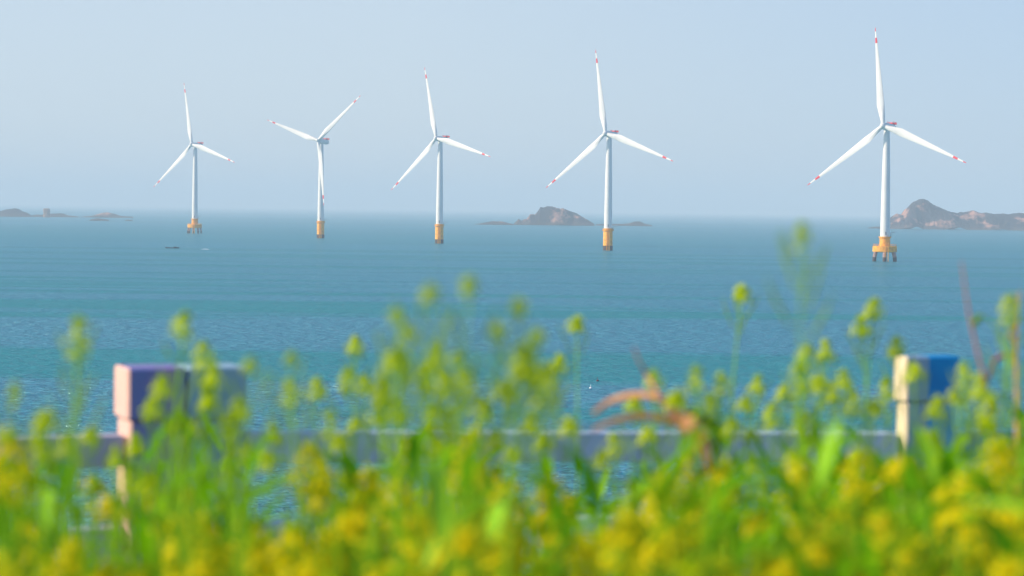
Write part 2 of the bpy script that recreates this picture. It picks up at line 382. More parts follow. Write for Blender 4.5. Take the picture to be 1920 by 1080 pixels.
def turbine(base, tophub, rpx, yaw, th, kind, label, seed):
    """base: waterline pixel, tophub: hub pixel row, rpx: blade length in pixels, yaw: rotor turned left, th: angle of the first blade from up"""
    c = onsea(*base); s = FPX / c.y
    H = (base[1] - tophub) / s; R = rpx / s
    t = empty('wind_turbine', (c.x, c.y, 0))
    tag(t, label, 'wind turbine', 'offshore wind turbines standing in a row')
    zt = 18.5 if kind == 'cap' else 19.5
    k = R / 78
    # tower
    mb = MB(); mb.lathe([(3.55, zt), (3.55, zt+8), (3.3, zt+25), (2.95, zt + (H-zt)*.6), (2.25, H - 3.4), (2.25, H - 2.6)], 40)
    tw = mb.build('tower', WHITE, t)
    mb = MB(); mb.box((-.55, -3.72, zt+1.2), (.55, -3.4, zt+3.6)); mb.build('door', STEEL, tw, smooth=False)
    # nacelle frame turned with the wind
    yr = R_(-yaw)
    M = Matrix.Translation((0, 0, H)) @ Matrix.Rotation(yr, 4, 'Z') @ Matrix.Rotation(R_(-5), 4, 'X')
    na = MB()
    prof = [(-4.6, 2.1), (-3.8, 2.5), (-1, 2.75), (5, 2.75), (9.5, 2.6), (11.6, 2.2), (12.1, 1.6)]
    vs = []; n = 20
    for y, r in prof:
        for q in range(n):
            a = 2*math.pi*q/n; ca, sa = math.cos(a), math.sin(a)
            e = 0.45
            vs.append((math.copysign(abs(ca)**e, ca)*r, y, math.copysign(abs(sa)**e, sa)*r))
    fs = [(i*n+q, (i+1)*n+q, (i+1)*n+(q+1) % n, i*n+(q+1) % n) for i in range(len(prof)-1) for q in range(n)]
    fs += [tuple(range(n)), tuple((len(prof)-1)*n+q for q in range(n-1, -1, -1))]
    na.add(vs, fs)
    nac = na.build('nacelle', WHITE, t); nac.matrix_local = M
    hp = MB()
    hp.box((-2.4, 5.2, 2.9), (2.4, 11.8, 3.1))
    for x in (-2.4, 2.25):
        for y in (5.2, 7.3, 9.5, 11.65): hp.box((x, y, 3.1), (x+.15, y+.15, 4.5))
        hp.box((x+.02, 5.2, 3.6), (x+.13, 11.8, 3.85)); hp.box((x+.02, 5.2, 4.25), (x+.13, 11.8, 4.5))
    hp.box((-2.25, 11.67, 3.3), (2.25, 11.78, 4.5)); hp.box((-1.2, 6.2, 3.12), (1.2, 9.4, 4.0))
    hp.build('hoist_platform', RED, nac, smooth=False)
    hb = MB()
    pr = [(-9.6, .25), (-9.3, 1.1), (-8.6, 1.75), (-7.4, 2.25), (-6, 2.45), (-4.7, 2.35)]
    vs = [(r*math.cos(2*math.pi*q/24), y, r*math.sin(2*math.pi*q/24)) for y, r in pr for q in range(24)]
    fs = [(i*24+q, (i+1)*24+q, (i+1)*24+(q+1) % 24, i*24+(q+1) % 24) for i in range(len(pr)-1) for q in range(24)]
    fs += [tuple(range(24)), tuple((len(pr)-1)*24+q for q in range(23, -1, -1))]
    hb.add(vs, fs)
    hub = hb.build('hub', WHITE, t); hub.matrix_local = M
    bm = blade_mesh(R)
    proto = bm.build('blade', [WHITE, RED], t, angle=60)
    for j in range(3):
        b = proto if j == 0 else proto.copy()
        if j: col.objects.link(b); b.parent = t
        b.matrix_local = M @ Matrix.Translation((0, -6.6, 0)) @ Matrix.Rotation(R_(th + 120*j), 4, 'Y')
    # foundation
    if kind == 'cap':
        f = MB(); f.lathe([(4.0, 11.5), (4.0, 12.6), (3.95, 17.4), (4.7, 17.6), (4.7, 18.5)], 36)
        tp = f.build('transition_piece', ORANGE, t)
        f = MB(); f.lathe([(8.3, 6.8), (9.0, 7.3), (9.0, 11.2), (8.5, 11.5)], 40)
        f.build('pile_cap', ORANGE, t)
        NP = 6 if seed == 1 else 9
        pr_ = 1.45 if seed == 1 else 0.95
        for q in range(NP):
            a = 2*math.pi*(q + .25 + .1*seed)/NP
            f = MB(); x, y = math.cos(a), math.sin(a)
            f.tube([(x*8.9, y*8.9, -4), (x*8.6, y*8.6, 2.9), (x*8.55, y*8.55, 3.0), (x*7.6, y*7.6, 7.0)], [pr_]*4, 14)
            f.m = [1 if i < 28 else 0 for i in range(len(f.m))]
            f.build('pile', [PILE, DARKP], t)
        f = MB()
        for sx in (-1, 1):
            f.tube([(sx*1.1, -9.6, -1), (sx*1.1, -9.6, 11)], [.28, .28], 8)
        for z in range(0, 11): f.box((-1.1, -9.65, z), (1.1, -9.55, z+.15))
        f.build('boat_ladder', ORANGE, t, smooth=False)
        rz, rr = 11.5, 8.7
    else:
        f = MB(); f.lathe([(4.15, 4.2), (4.15, 16.2), (4.05, 16.4), (4.0, 18.6), (4.0, 19.5)], 40)
        f.build('transition_piece', ORANGE, t)
        f = MB(); f.lathe([(4.3, -4), (4.35, 4.19)], 40)
        f.build('monopile', DARKP, t)
        f = MB(); f.lathe([(4.1, 17.2), (5.1, 17.3), (5.1, 17.8), (4.1, 17.85)], 36)
        f.build('work_platform', ORANGE, t)
        f = MB()
        for sx in (-1, 1):
            f.tube([(sx*1.0, -5.0, -1), (sx*1.0, -5.0, 16)], [.3, .3], 8)
            f.tube([(sx*1.0, -5.0, 12), (sx*1.0, -4.0, 12)], [.2, .2], 6); f.tube([(sx*1.0, -5.0, 5), (sx*1.0, -4.0, 5)], [.2, .2], 6)
        for z in range(0, 16): f.box((-1.0, -5.05, z), (1.0, -4.95, z+.15))
        f.build('boat_ladder', ORANGE, t, smooth=False)
        rz, rr = 17.85, 4.95
    # railing and davit crane
    f = MB(); NR = 22
    for q in range(NR):
        a = 2*math.pi*q/NR; a2 = 2*math.pi*(q+1)/NR
        p = Vector((rr*math.cos(a), rr*math.sin(a), rz)); p2 = Vector((rr*math.cos(a2), rr*math.sin(a2), rz))
        f.tube([p, p+Vector((0,0,1.3))], [.07,.07], 5)
        for z in (.65, 1.3): f.tube([p+Vector((0,0,z)), p2+Vector((0,0,z))], [.06,.06], 5)
    f.build('railing', ORANGE, t)
    f = MB()
    x = rr - .6 if kind != 'cap' else 4.3; z0 = rz if kind != 'cap' else 18.5
    f.tube([(x, -.6, z0-1), (x, -.6, z0+2.8)], [.3, .25], 8); f.tube([(x-.2, -.6, z0+2.6), (x+3.4, -1.2, z0+3.6)], [.22, .14], 8)
    f.tube([(x+3.3, -1.2, z0+3.6), (x+3.3, -1.2, z0+1.9)], [.05, .05], 5)
    f.build('crane', STEEL, t)
    return t
turbine((1658.5, 490), 238, 186, 34, -7.5, 'cap', 'nearest and tallest white turbine at the right, on an orange cap with thick legs', 1)
turbine((1139.5, 469.5), 252, 160, 33, -10.5, 'mono', 'fourth turbine from the left, on an orange cylinder, its tower crossing the flat reef', 2)
turbine((823.5, 456.5), 261, 139, 37, -15, 'mono', 'middle turbine of the five, orange cylinder base, upright blade leaning left', 3)
turbine((601, 446.5), 265, 125, 31, 48.5, 'mono', 'turbine with one blade hanging down in front of its tower, second from the left', 4)
turbine((365, 437.5), 272, 119, 35, -13, 'cap', 'most distant turbine, leftmost of the five, on an orange cap over many thin legs', 5)

# ------------------------------------------------------------------ small things on the water
HULL = mat('dark_hull', (0.035, 0.025, 0.045), 0.6, 0.3); DECK = mat('deck_wood', (0.12, 0.08, 0.06), 0.8, .2)
c = onsea(323, 465.5)
b = empty('fishing_boat', (c.x, c.y, 0), R_(4))
tag(b, 'low dark open fishing boat on the water below the leftmost turbine', 'boat')
hm = MB(); sts = []
for i in range(13):
    u = -1 + 2*i/12; L = 5.6; wd = 1.25 * (1 - abs(u)**2.6) ** .7 + .08; sh = .62 + .4*abs(u)**2.4
    sts.append([(u*L, -wd, sh), (u*L, -wd*.8, .05), (u*L, 0, -.3), (u*L, wd*.8, .05), (u*L, wd, sh), (u*L, wd*.85, sh-.05), (u*L, 0, .3), (u*L, -wd*.85, sh-.05)])
vs = [p for r in sts for p in r]; n = 8
fs = [(i*n+q, i*n+(q+1) % n, (i+1)*n+(q+1) % n, (i+1)*n+q) for i in range(12) for q in range(n)] + [tuple(range(n-1, -1, -1)), tuple(12*n+q for q in range(n))]
hm.add(vs, fs); hm.build('hull', HULL, b)
q = MB(); q.box((1.2, -.6, .3), (3.4, .6, 1.25)); q.box((1.1, -.7, 1.25), (3.5, .7, 1.35)); q.build('engine_cover', HULL, b, smooth=False)
for x in (-3, -.6):
    q = MB(); q.box((x-.15, -.95, .55), (x+.15, .95, .62)); q.build('bench', DECK, b, smooth=False)

FOAM = mat('sea_foam', (0.85, 0.88, 0.9), 0.9, .2)
c = onsea(385, 467.5)
fm = MB(); rnd = random.Random(5)
for k in range(70):
    u = rnd.gauss(0, 1); x = u * 2.4; y = rnd.gauss(0, 1.2) - x*.4; r = rnd.uniform(.12, .4) * math.exp(-u*u*.35); hh = rnd.uniform(.1, .5) * math.exp(-u*u*.5)
    fm.lathe([(r*1.2, 0.02), (r, hh*.6), (r*.3, hh)], 7, c=(x, y))
o = fm.build('foam', FOAM); o.location = (c.x, c.y, 0); tag(o, kind='stuff', label='white foam where a small wave breaks near the dark boat')
def buoy(px, py, m, label, sz):
    c = onsea(px, py); e = empty('buoy', (c.x, c.y, 0)); tag(e, label, 'buoy')
    f = MB(); f.lathe([(.15*sz, -.25*sz), (.42*sz, -.1*sz), (.5*sz, .12*sz), (.42*sz, .34*sz), (.14*sz, .48*sz)], 16); f.build('float', m, e)
    f = MB(); f.lathe([(.05*sz, .45*sz), (.05*sz, 1.1*sz)], 8); f.build('mast', m, e)
    f = MB(); f.lathe([(.10*sz, 1.1*sz), (.14*sz, 1.2*sz), (.04*sz, 1.32*sz)], 8); f.build('top_mark', m, e)
BK = mat('buoy_black', (0.02, 0.02, 0.03), .6); BR = mat('buoy_maroon', (0.12, 0.02, 0.04), .6); BW = mat('buoy_white', (.85, .85, .85), .5)
buoy(230, 687.5, BK, 'tiny black buoy floating just above the left fence post', .75)
buoy(1120.5, 714.5, BR, 'tiny dark red float on the rippled water, right of centre', .6)
buoy(1107.5, 728, BW, 'tiny white float just below the dark red float', .55)
# ------------------------------------------------------------------ fence
PURPLE = mat('paint_purple', (0.30, 0.22, 0.46), 0.7, .3, scale=7, col2=(0.18, 0.22, 0.52), bump=.15, bscale=60)
SLATE = mat('paint_slate', (0.30, 0.50, 0.58), 0.75, .3, scale=6, col2=(0.30, 0.44, 0.60), bump=.15, bscale=60)
BLUE = mat('paint_blue', (0.010, 0.40, 0.82), 0.6, .3, scale=7, col2=(0.02, 0.26, 0.62), bump=.1, bscale=60)
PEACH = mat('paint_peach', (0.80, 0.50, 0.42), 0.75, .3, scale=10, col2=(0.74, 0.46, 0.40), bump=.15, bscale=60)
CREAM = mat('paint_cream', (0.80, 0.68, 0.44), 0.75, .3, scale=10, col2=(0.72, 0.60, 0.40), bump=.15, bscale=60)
RAILM = mat('paint_rail', (0.62, 0.78, 0.86), 0.75, .3, scale=5, col2=(0.50, 0.60, 0.76), bump=.15, bscale=40)
RAILP = mat('paint_rail_mauve', (0.44, 0.40, 0.56), 0.75, .3, scale=4, col2=(0.46, 0.52, 0.64), bump=.15, bscale=40)
ZT = CZ - 0.432
A = at(240, 692, 6.0); A.z = 0; B = at(1700, 670, 6.9); B.z = 0
u = (B - A).normalized(); v = Vector((-u.y, u.x, 0))       # u along the fence, v away from the camera
span = (B - A).length
fence = empty('painted_fence', (A.x, A.y, gz(A.x, A.y)), math.atan2(u.y, u.x))
tag(fence, 'painted concrete fence with purple, slate and blue posts behind the yellow flowers', 'fence')
gz0 = gz(A.x, A.y)
TZ = ZT - gz0
def post(x0, wd, dp, capz, fm, sm, label, split=None):
    def body(lo, hi):
        b = MB(); x0_, y0_, z0_ = lo; x1_, y1_, z1_ = hi
        xs_ = [x0_, x1_] if split is None else [x0_, x0_ + (x1_-x0_)*split, x1_]
        g = .006
        # chamfered box; left face takes the side paint, right part may take a second paint
        vs = []; 
        ring0 = None
        for z, k in ((z0_, 1), (z0_+g, 0), (z1_-g, 0), (z1_, 1)):
            i = g*k
            ring = [(x0_+g, y0_+i), *[(x, y0_+i) for x in xs_[1:-1]], (x1_-g, y0_+i), (x1_-i, y0_+g), (x1_-i, y1_-g), (x1_-g, y1_-i), *[(x, y1_-i) for x in xs_[1:-1]], (x0_+g, y1_-i), (x0_+i, y1_-g), (x0_+i, y0_+g)]
            vs += [(x, y, z) for x, y in ring]
            if k == 0: ring0 = ring
        n = len(ring)
        fs = []; ms = []
        for i in range(3):
            for q in range(n):
                q2 = (q+1) % n
                xm = .5*(ring0[q][0]+ring0[q2][0])
                mi = 0
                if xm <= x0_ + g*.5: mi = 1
                elif split is not None and xm > x0_ + (x1_-x0_)*split: mi = 2
                fs.append((i*n+q, i*n+q2, (i+1)*n+q2, (i+1)*n+q)); ms.append(mi)
        h = len(xs_)
        if split is None:
            fs.append(tuple(3*n+q for q in range(n))); ms.append(0)
        else:
            L_ = [3*n+q for q in (0, 1, 6, 7, 8, 9)]; R__ = [3*n+q for q in (1, 2, 3, 4, 5, 6)]
            fs += [tuple(L_), tuple(R__)]; ms += [0, 2]
        b.v = vs; b.f = fs; b.m = ms
        return b
    g = .008
    sh = body((x0+g, g, -.1), (x0+wd-g, dp-g, capz-.142)).build('post', [fm[0], sm, fm[-1]], fence, angle=20)
    sh['label'] = label
    body((x0, 0, capz-.138), (x0+wd, dp, capz)).build('cap', [fm[0], sm, fm[-1]], sh, angle=20)
    nk = MB(); nk.box((x0+.015, .015, capz-.15), (x0+wd-.015, dp-.015, capz-.135)); nk.build('neck', fm[0], sh, smooth=False)
post(0, .158, .165, TZ, [PURPLE], PEACH, 'purple post with a sunlit peach side')
post(.163, .160, .165, TZ, [SLATE], SLATE, 'slate blue post right beside the purple one')
post(span, .19, .075, TZ, [SLATE, BLUE], CREAM, 'post painted half slate and half bright blue with a cream side', split=.42)
post(-2.3, .158, .135, TZ+.03, [SLATE], PEACH, 'slate post beyond the left edge')
def rail(x0, z0, x1, z1, m, hh=.084):
    b = MB(); y0, y1 = .035, .095
    vs = [(x0,y0,z0-hh),(x1,y0,z1-hh),(x1,y1,z1-hh),(x0,y1,z0-hh),(x0,y0,z0),(x1,y0,z1),(x1,y1,z1),(x0,y1,z0)]
    b.add(vs, [(0,3,2,1),(4,5,6,7),(0,1,5,4),(1,2,6,5),(2,3,7,6),(3,0,4,7)])
    o = b.build('rail', m, fence, smooth=False); bevel(o, .006)
rr0, rr1 = TZ - .178, TZ - .235
for dz in (0, -.245, -.49):
    rail(.325, rr0+dz, span-.002, rr1+dz, RAILM)
    rail(-2.14, rr0+dz-.0, -.002, rr0+dz, RAILP)
    rail(span+.192, rr1+dz, span+2.2, rr1+dz-.02, BLUE)

# ------------------------------------------------------------------ flowering plants
STEM = mat('stem_green', (0.28, 0.58, 0.012), .6, .3, transl=.1)
POD = mat('seed_pod_green', (0.30, 0.50, 0.03), .6, .3, transl=.35)
LEAF = mat('leaf_green', (0.28, 0.60, 0.006), .7, .1, scale=7, col2=(0.10, 0.38, 0.006), transl=.55)
PETAL = mat('petal_golden', (0.95, 0.80, 0.004), .6, .2, transl=.45)
PETAL2 = mat('petal_lime_yellow', (0.72, 0.82, 0.006), .6, .2, transl=.45)
BUD = mat('bud_lime', (0.48, 0.66, 0.010), .6, .2, transl=.3)

def frame(d):
    d = d.normalized(); a = d.orthogonal().normalized(); return a, d.cross(a), d
def petals(mb, c, d, r, rnd, mi):
    a, b, n = frame(d); ph = rnd.uniform(0, 6.28)
    for k in range(4):
        t = ph + k*math.pi/2; e = a*math.cos(t) + b*math.sin(t); f = n.cross(e)
        cup = rnd.uniform(.1, .5)
        mb.add([c, c+e*r*.6+f*r*.38+n*r*cup*.4, c+e*r+f*r*.2+n*r*cup, c+e*r-f*r*.2+n*r*cup, c+e*r*.6-f*r*.38+n*r*cup*.4], [(0,1,2,3,4)], mi)
def bud(mb, c, d, r, mi):
    a, b, n = frame(d)
    mb.add([c-n*r, c+a*r*.6, c+b*r*.6, c-a*r*.6, c-b*r*.6, c+n*r*1.4], [(0,2,1),(0,3,2),(0,4,3),(0,1,4),(5,1,2),(5,2,3),(5,3,4),(5,4,1)], mi)
def flower_head(mb, tip, axis, rnd, size=1.0, yellow=1.0):
    """raceme: ring of open flowers under a knot of buds; tip is the top"""
    a, b, n = frame(axis)
    top = tip - n*.006*size
    for k in range(int(16)):
        t = k*2.4; rr = .009*size*math.sqrt((k+.5)/16); p = top + (a*math.cos(t)+b*math.sin(t))*rr - n*(rr*.6)
        bud(mb, p, n + (a*math.cos(t)+b*math.sin(t))*.5, .0036*size, 1)
    nf = int(26*yellow); zl = rnd.uniform(.016, .055)
    for k in range(nf):
        f = k/max(1, nf); t = k*2.4 + rnd.uniform(-.2, .2)
        rr = size*(.004 + .010*math.sin(min(1, f*1.3)*math.pi*.62))*rnd.uniform(.45, 1.5); z = size*(.002 + zl*f + rnd.uniform(-.004, .006))
        o = (a*math.cos(t)+b*math.sin(t)); p = top + o*rr - n*z
        mb.tube([top - n*(z+.008*size), p], [.0007, .0007], 3, 2, cap=False)
        petals(mb, p, o + n*rnd.uniform(.4, 1.0), rnd.uniform(.0062, .0080)*size, rnd, 0)
    if nf < 12:
        for k in range(12):
            t = k*2.4; z = size*(.012+.02*k/12); o = (a*math.cos(t)+b*math.sin(t)); bud(mb, top+o*.011*size-n*z, o+n, .0045*size, 1)
def leaf(mb, p, d, L, W, rnd, mi=0, droop=.6):
    d = d.normalized(); side = d.cross(Vector((0,0,1)))
    if side.length < .05: side = Vector((1,0,0))
    side.normalize(); N = 7; vs = []; tw = rnd.uniform(-.5, .5)
    c = Vector(p); dd = Vector(d)
    for i in range(N+1):
        t = i/N; wd = W*(math.sin(math.pi*min(1, t*.93+.08))**.75)*(1+.12*math.sin(t*17+p[0]*50)) + .0008
        sd = side*math.cos(tw*t) + dd.cross(side)*math.sin(tw*t)
        vs += [c - sd*wd*.5 + Vector((0,0,wd*.18)), c, c + sd*wd*.5 + Vector((0,0,wd*.18))]
        c = c + dd*(L/N); dd = (dd + Vector((0,0,-droop/N*(.4+t)))).normalized()
    fs = []
    for i in range(N):
        a = i*3; fs += [(a, a+1, a+4, a+3), (a+1, a+2, a+5, a+4)]
    mb.add(vs, fs, mi)
def make_plant(seed, H=1.2, nb=3, yellow=1.0, podlen=1.0, leafy=1.0, spread=1.0, topgap=.1, pet=None, hsz=1.0, stw=1.0):
    rnd = random.Random(seed)
    root = empty('rapeseed_plant', (0, 0, 0))
    stem = MB(); lv = MB(); pods = MB()
    bend = Vector((rnd.uniform(-.03,.03), rnd.uniform(-.03,.03), 0))
    def spos(t): return Vector((bend.x*math.sin(t*3.1), bend.y*math.sin(t*3.1), H*t))
    N = 14; stem.tube([spos(i/N) for i in range(N+1)], [stw*(.0050*(1-.72*i/N)+.0005) for i in range(N+1)], 7)
    heads = [(spos(1), spos(1)-spos(.96), 1.0)]
    for k in range(nb):
        t0 = rnd.uniform(.62, .88 - topgap*.5); p0 = spos(t0); an = k*2.4 + rnd.uniform(-.4,.4); L = (H*(1-topgap*rnd.uniform(.6,2.2)) - p0.z)
        L = max(.08, L); out = Vector((math.cos(an), math.sin(an), 0))*rnd.uniform(.05,.12)*spread
        pts = [p0 + out*(1-(1-q)**2) + Vector((0,0,L*q)) for q in (0,.2,.4,.6,.8,1)]
        stem.tube(pts, [.0028,.0025,.0022,.0019,.0016,.0013], 5)
        heads.append((pts[-1], pts[-1]-pts[-2], rnd.uniform(.65,.9)))
        leaf(lv, p0, out.normalized()+Vector((0,0,.7)), rnd.uniform(.06,.12)*leafy, rnd.uniform(.012,.024)*leafy, rnd)
    # pods beneath every head
    for hi, (tip, ax, hs) in enumerate(heads):
        a, b, n = frame(Vector(ax)); Lp = (.24 if hi == 0 else .11)*podlen
        npd = int(26*Lp/.24)
        for k in range(npd):
            f = k/max(1, npd-1); z = .045*hs + Lp*f; t = k*2.4+rnd.uniform(-.3,.3); o = a*math.cos(t)+b*math.sin(t)
            base = tip - n*z if hi else spos(1 - z/H)
            l = rnd.uniform(.022,.034) if f < .3 else rnd.uniform(.035,.055)
            p1 = base + o*.011 + n*.008; p2 = p1 + (o*.45 + n*.9).normalized()*l
            pods.tube([base, p1], [.0006,.0006], 3, 0, cap=False)
            pods.tube([p1, (p1+p2)/2 + o*.002, p2], [.0011,.0017,.0004], 4, 0, cap=False)
    # leaves up the stem
    nl = int(19*leafy)
    for k in range(nl):
        t = .14 + .71*k/nl + rnd.uniform(-.02,.02); an = k*2.4+rnd.uniform(-.5,.5); big = 1 - t*.75
        d = Vector((math.cos(an), math.sin(an), rnd.uniform(.3,.9)))
        leaf(lv, spos(t), d, rnd.uniform(.13,.22)*big+.05, (rnd.uniform(.022,.040)*big+.010), rnd, droop=rnd.uniform(.5,1.4))
    stem.build('stem', STEM, root); lv.build('leaves', LEAF, root, angle=180); pods.build('seed_pods', POD, root)
    for i, (tip, ax, hs) in enumerate(heads):
        f = MB(); flower_head(f, tip, Vector(ax), rnd, hs*hsz, yellow)
        f.build('flower_head', [pet or PETAL, BUD, STEM], root, smooth=False)
    return root, H
protos_y = [make_plant(100+i, nb=3, yellow=1.0, podlen=.5, leafy=1.1, hsz=1.32) for i in range(6)]       # in full flower
protos_m = [make_plant(200+i, nb=3, yellow=.55, podlen=.9, leafy=1.15, pet=PETAL2, hsz=.85) for i in range(6)]         # half gone over
protos_s = [make_plant(300+i, nb=0, yellow=.9, podlen=.25, leafy=.5, pet=PETAL2, hsz=.92, stw=.6) for i in range(4)]  # single slender
protos_p = [make_plant(400+i, nb=0, yellow=.4, podlen=.3, leafy=.1, pet=PETAL2, hsz=.55, stw=.35) for i in range(4)]  # mostly pods
used = set()
def plant(px, py, d, fam, label, group, lean=0.0, sc_=1.0):
    P = at(px, py, d); rootp = Vector((P.x - lean, P.y, 0)); rootp.z = gz(rootp.x, rootp.y)
    pr, H = fam[random.randrange(len(fam))]
    if pr.name in used: o = copy_tree(pr)
    else: o = pr; used.add(pr.name)
    up = P - rootp; k = up.length / H
    o.location = rootp
    o.rotation_mode = 'QUATERNION'
    from mathutils import Quaternion
    o.rotation_quaternion = Vector((0,0,1)).rotation_difference(up) @ Quaternion((0,0,1), random.uniform(0, 6.28))
    o.scale = (k*sc_, k*sc_, k)
    tag(o, label, 'flowering plant', group)
    return o
GT = 'tall flowering stalks rising over the sea'
F = protos_s; PP = protos_p; MM = protos_m; YY = protos_y
special = [
 (1503,412,2.60,PP,'tallest faint stalk, its tip near the horizon left of the nearest turbine'),
 (1393,533,4.6,F,'tall thin stalk with a single round bloom left of the tallest faint stalk'),
 (881,513,2.40,PP,'blurred tall stalk whose pale tip stands highest above the middle of the sea'),
 (806,527,2.30,PP,'faint stalk just left of the highest pale tip in the middle'),
 (1640,556,4.4,F,'upper bloom of the pair directly left of the slate and blue post'),
 (1612,588,4.4,F,'lower bloom of the pair directly left of the slate and blue post'),
 (1080,592,4.6,F,'round yellow bloom alone over the sea, right of centre'),
 (748,572,2.50,PP,'pale blurred tip leftmost of the faint central stalks'),
 (972,555,2.40,PP,'faint leaning stalk tip under the middle of the sea'),
 (770,600,2.40,PP,'faint yellowish tip between two paler central stalks'),
 (935,600,2.40,PP,'ghostly pale stalk right of the vertical faint central stalks'),
 (1006,612,2.50,PP,'faint slanting stalk left of the lone round bloom'),
 (148,588,2.8,MM,'tall stalk with an elongated tip at the far left'),
 (348,580,3.2,MM,'tallest bright bloom above the purple fence post'),
 (380,636,3.8,F,'small round bloom right beside the tallest bright one above the purple post'),
 (667,627,4.4,F,'small green bloom with a thin stem between second and third turbines'),
 (822,638,3.0,F,'greenish tip below the middle turbine base'),
 (858,655,2.90,PP,'pale tip beside the greenish one below the middle turbine'),
 (1050,661,4.3,F,'small bloom below and left of the lone round bloom'),
 (1548,634,4.2,F,'small green bloom far above the dense bank at right'),
 (1514,645,3.6,MM,'lime tip beside the base of the tallest faint stalk'),
 (1494,675,3.4,MM,'bright lime bloom under the tallest faint stalk'),
 (1678,628,4.4,F,'small bloom hovering above the cream side of the right post'),
 (1895,552,3.4,MM,'big bright bloom at the right edge above the dry stalk'),
 (1224,690,3.8,MM,'yellow bloom over the curved dry grass blade'),
 (1303,682,3.6,MM,'tall narrow bloom right of the curved dry grass'),
 (1351,695,3.6,MM,'leafy bloom standing right of the dry grass clump'),
 (404,680,3.6,F,'small bloom crossing the top of the slate post'),
 (548,655,2.90,PP,'faint small tip right of the slate post'),
 (470,665,2.70,PP,'pale tip above the right corner of the slate post'),
 (541,708,3.0,MM,'large yellow bloom over the water just right of the slate post'),
 (595,706,3.8,F,'small bloom right of the large one near the slate post'),
 (452,742,3.4,F,'round bloom in front of the right half of the slate post'),
 (652,684,4.0,F,'small green bloom under the gap between second and third turbine'),
 (621,765,3.2,MM,'upright yellow bloom standing alone above the rail, left of centre'),
 (951,712,3.2,F,'elongated yellow green bloom at the centre of the picture'),
 (30,712,2.70,PP,'faint tip at the left edge of the water'),
 (1716,680,4.0,F,'small bloom in front of the slate half of the right post'),
 (1805,678,3.6,MM,'yellow bloom directly right of the bright blue post cap'),
 (1268,730,3.4,F,'broad bloom over the dry grass clump'),
 (1397,742,4.2,F,'small round bloom right of the dry grass clump'),
]
for px, py, d, fam, lb in special:
    plant(px, py, d, fam, lb, GT, lean=random.uniform(.03, .10) if fam is PP else random.uniform(-.03, .06))
# the rest of the upper fringe
LAND = [(0,'at the left edge'),(110,'left of the purple post'),(235,'at the left side of the purple post'),(330,'before the purple post'),(410,'before the slate post'),(530,'right of the slate post'),(640,'under the gap between the second and third turbines'),(750,'just left of below the middle turbine'),(850,'straight below the middle turbine'),(960,'at the centre'),(1050,'left of the dry grass clump'),(1160,'under the tips of the dry grass blades'),(1280,'at the dry grass clump'),(1400,'right of the dry grass clump'),(1510,'below the tallest faint stalk'),(1610,'left of the cream sided post'),(1720,'before the slate and blue post'),(1810,'right of the blue post cap'),(1900,'at the right edge')]
ORD = ['highest','second highest','third highest','fourth highest','fifth highest','sixth highest','seventh highest','eighth highest','ninth highest','tenth highest']
def place_labels(pts, what):
    bins = {}
    for i, p in enumerate(pts):
        b = min(range(len(LAND)), key=lambda k: abs(LAND[k][0]-p[0])); bins.setdefault(b, []).append(i)
    res = {}
    for b, ids in bins.items():
        ids.sort(key=lambda i: pts[i][1])
        for r, i in enumerate(ids):
            res[i] = (ORD[r] + ' ' if len(ids) > 1 else 'only ') + what + ' ' + LAND[b][1]
    return res
fringe = [(790,682,3.4),(832,692,3.2),(870,682,2.6),(1030,678,2.5),(990,640,2.4),(682,700,4.2),(720,700,2.8),(745,650,2.6),(1560,716,4.2),(1190,742,4.0),
 (1070,782,3.6),(996,772,3.8),(85,768,3.0),(75,790,3.2),(125,812,3.4),(395,724,3.6),(1640,748,4.0),(1600,728,4.0),(1470,722,4.2),(1445,752,4.0),(305,700,3.4),(285,742,3.6),
 (515,790,3.8),(905,745,3.6),(1330,735,3.8),(1422,700,4.4),(1835,700,3.4),(1760,740,3.6),(1862,735,3.2),(1535,700,4.0),(1585,690,4.3),(1660,705,4.4),
 (170,800,3.4),(215,835,3.6),(250,812,3.8),(330,765,3.6),(362,790,3.4),(430,790,3.6),(462,826,3.8),(502,842,3.5),(640,812,3.6),(668,780,3.8),(705,752,3.6),(752,742,3.4),(812,752,3.6),(846,762,3.6),(930,802,3.6),(962,836,3.8),(1020,812,3.6),(1128,842,3.6),(1150,806,3.8),(1215,798,3.6),(1302,760,3.8),(1372,780,3.6),(1510,768,3.8),(1740,805,3.6),(1850,780,3.6),(48,858,3.4)]
FL = place_labels(fringe, 'thin lime tipped stalk')
for i, (px, py, d) in enumerate(fringe):
    plant(px, py, d, F, FL[i], 'thin stalks along the top of the flower bank', lean=random.uniform(-.03, .05))
# golden heads the photo shows low in the frame
gold = [(15,800,2.6),(135,1008,2.5),(385,960,2.9),(345,945,3.0),(465,958,3.0),(550,972,2.8),(610,988,2.9),(505,1008,3.1),(580,1048,2.6),(385,1032,2.5),(330,1040,2.8),
 (655,955,2.9),(700,872,3.2),(750,885,2.9),(800,945,2.7),(865,975,2.4),(815,895,3.3),(940,908,3.1),(1030,890,3.0),(950,1000,2.6),(1100,1002,2.6),(1180,955,2.4),(1250,875,2.7),
 (1240,1000,2.6),(1160,975,2.8),(1500,862,3.0),(1500,965,2.7),(1545,998,2.6),(1490,1035,2.6),(1430,1022,2.7),(1360,1042,2.6),(1425,955,3.1),(1620,832,3.1),(1690,860,3.0),
 (1710,1002,2.5),(1830,868,2.8),(1785,890,2.9),(1885,822,2.9),(1815,955,2.7),(885,800,3.0),(582,825,3.2),(605,875,3.3),(10,1055,2.4),(60,960,3.0),(1300,930,3.0),
 (1355,860,3.2),(1580,930,2.9),(1650,945,2.8),(1900,930,2.6),(740,1050,2.5),(880,1050,2.6),(215,930,3.2),(270,1050,2.6),(1050,960,3.0)]
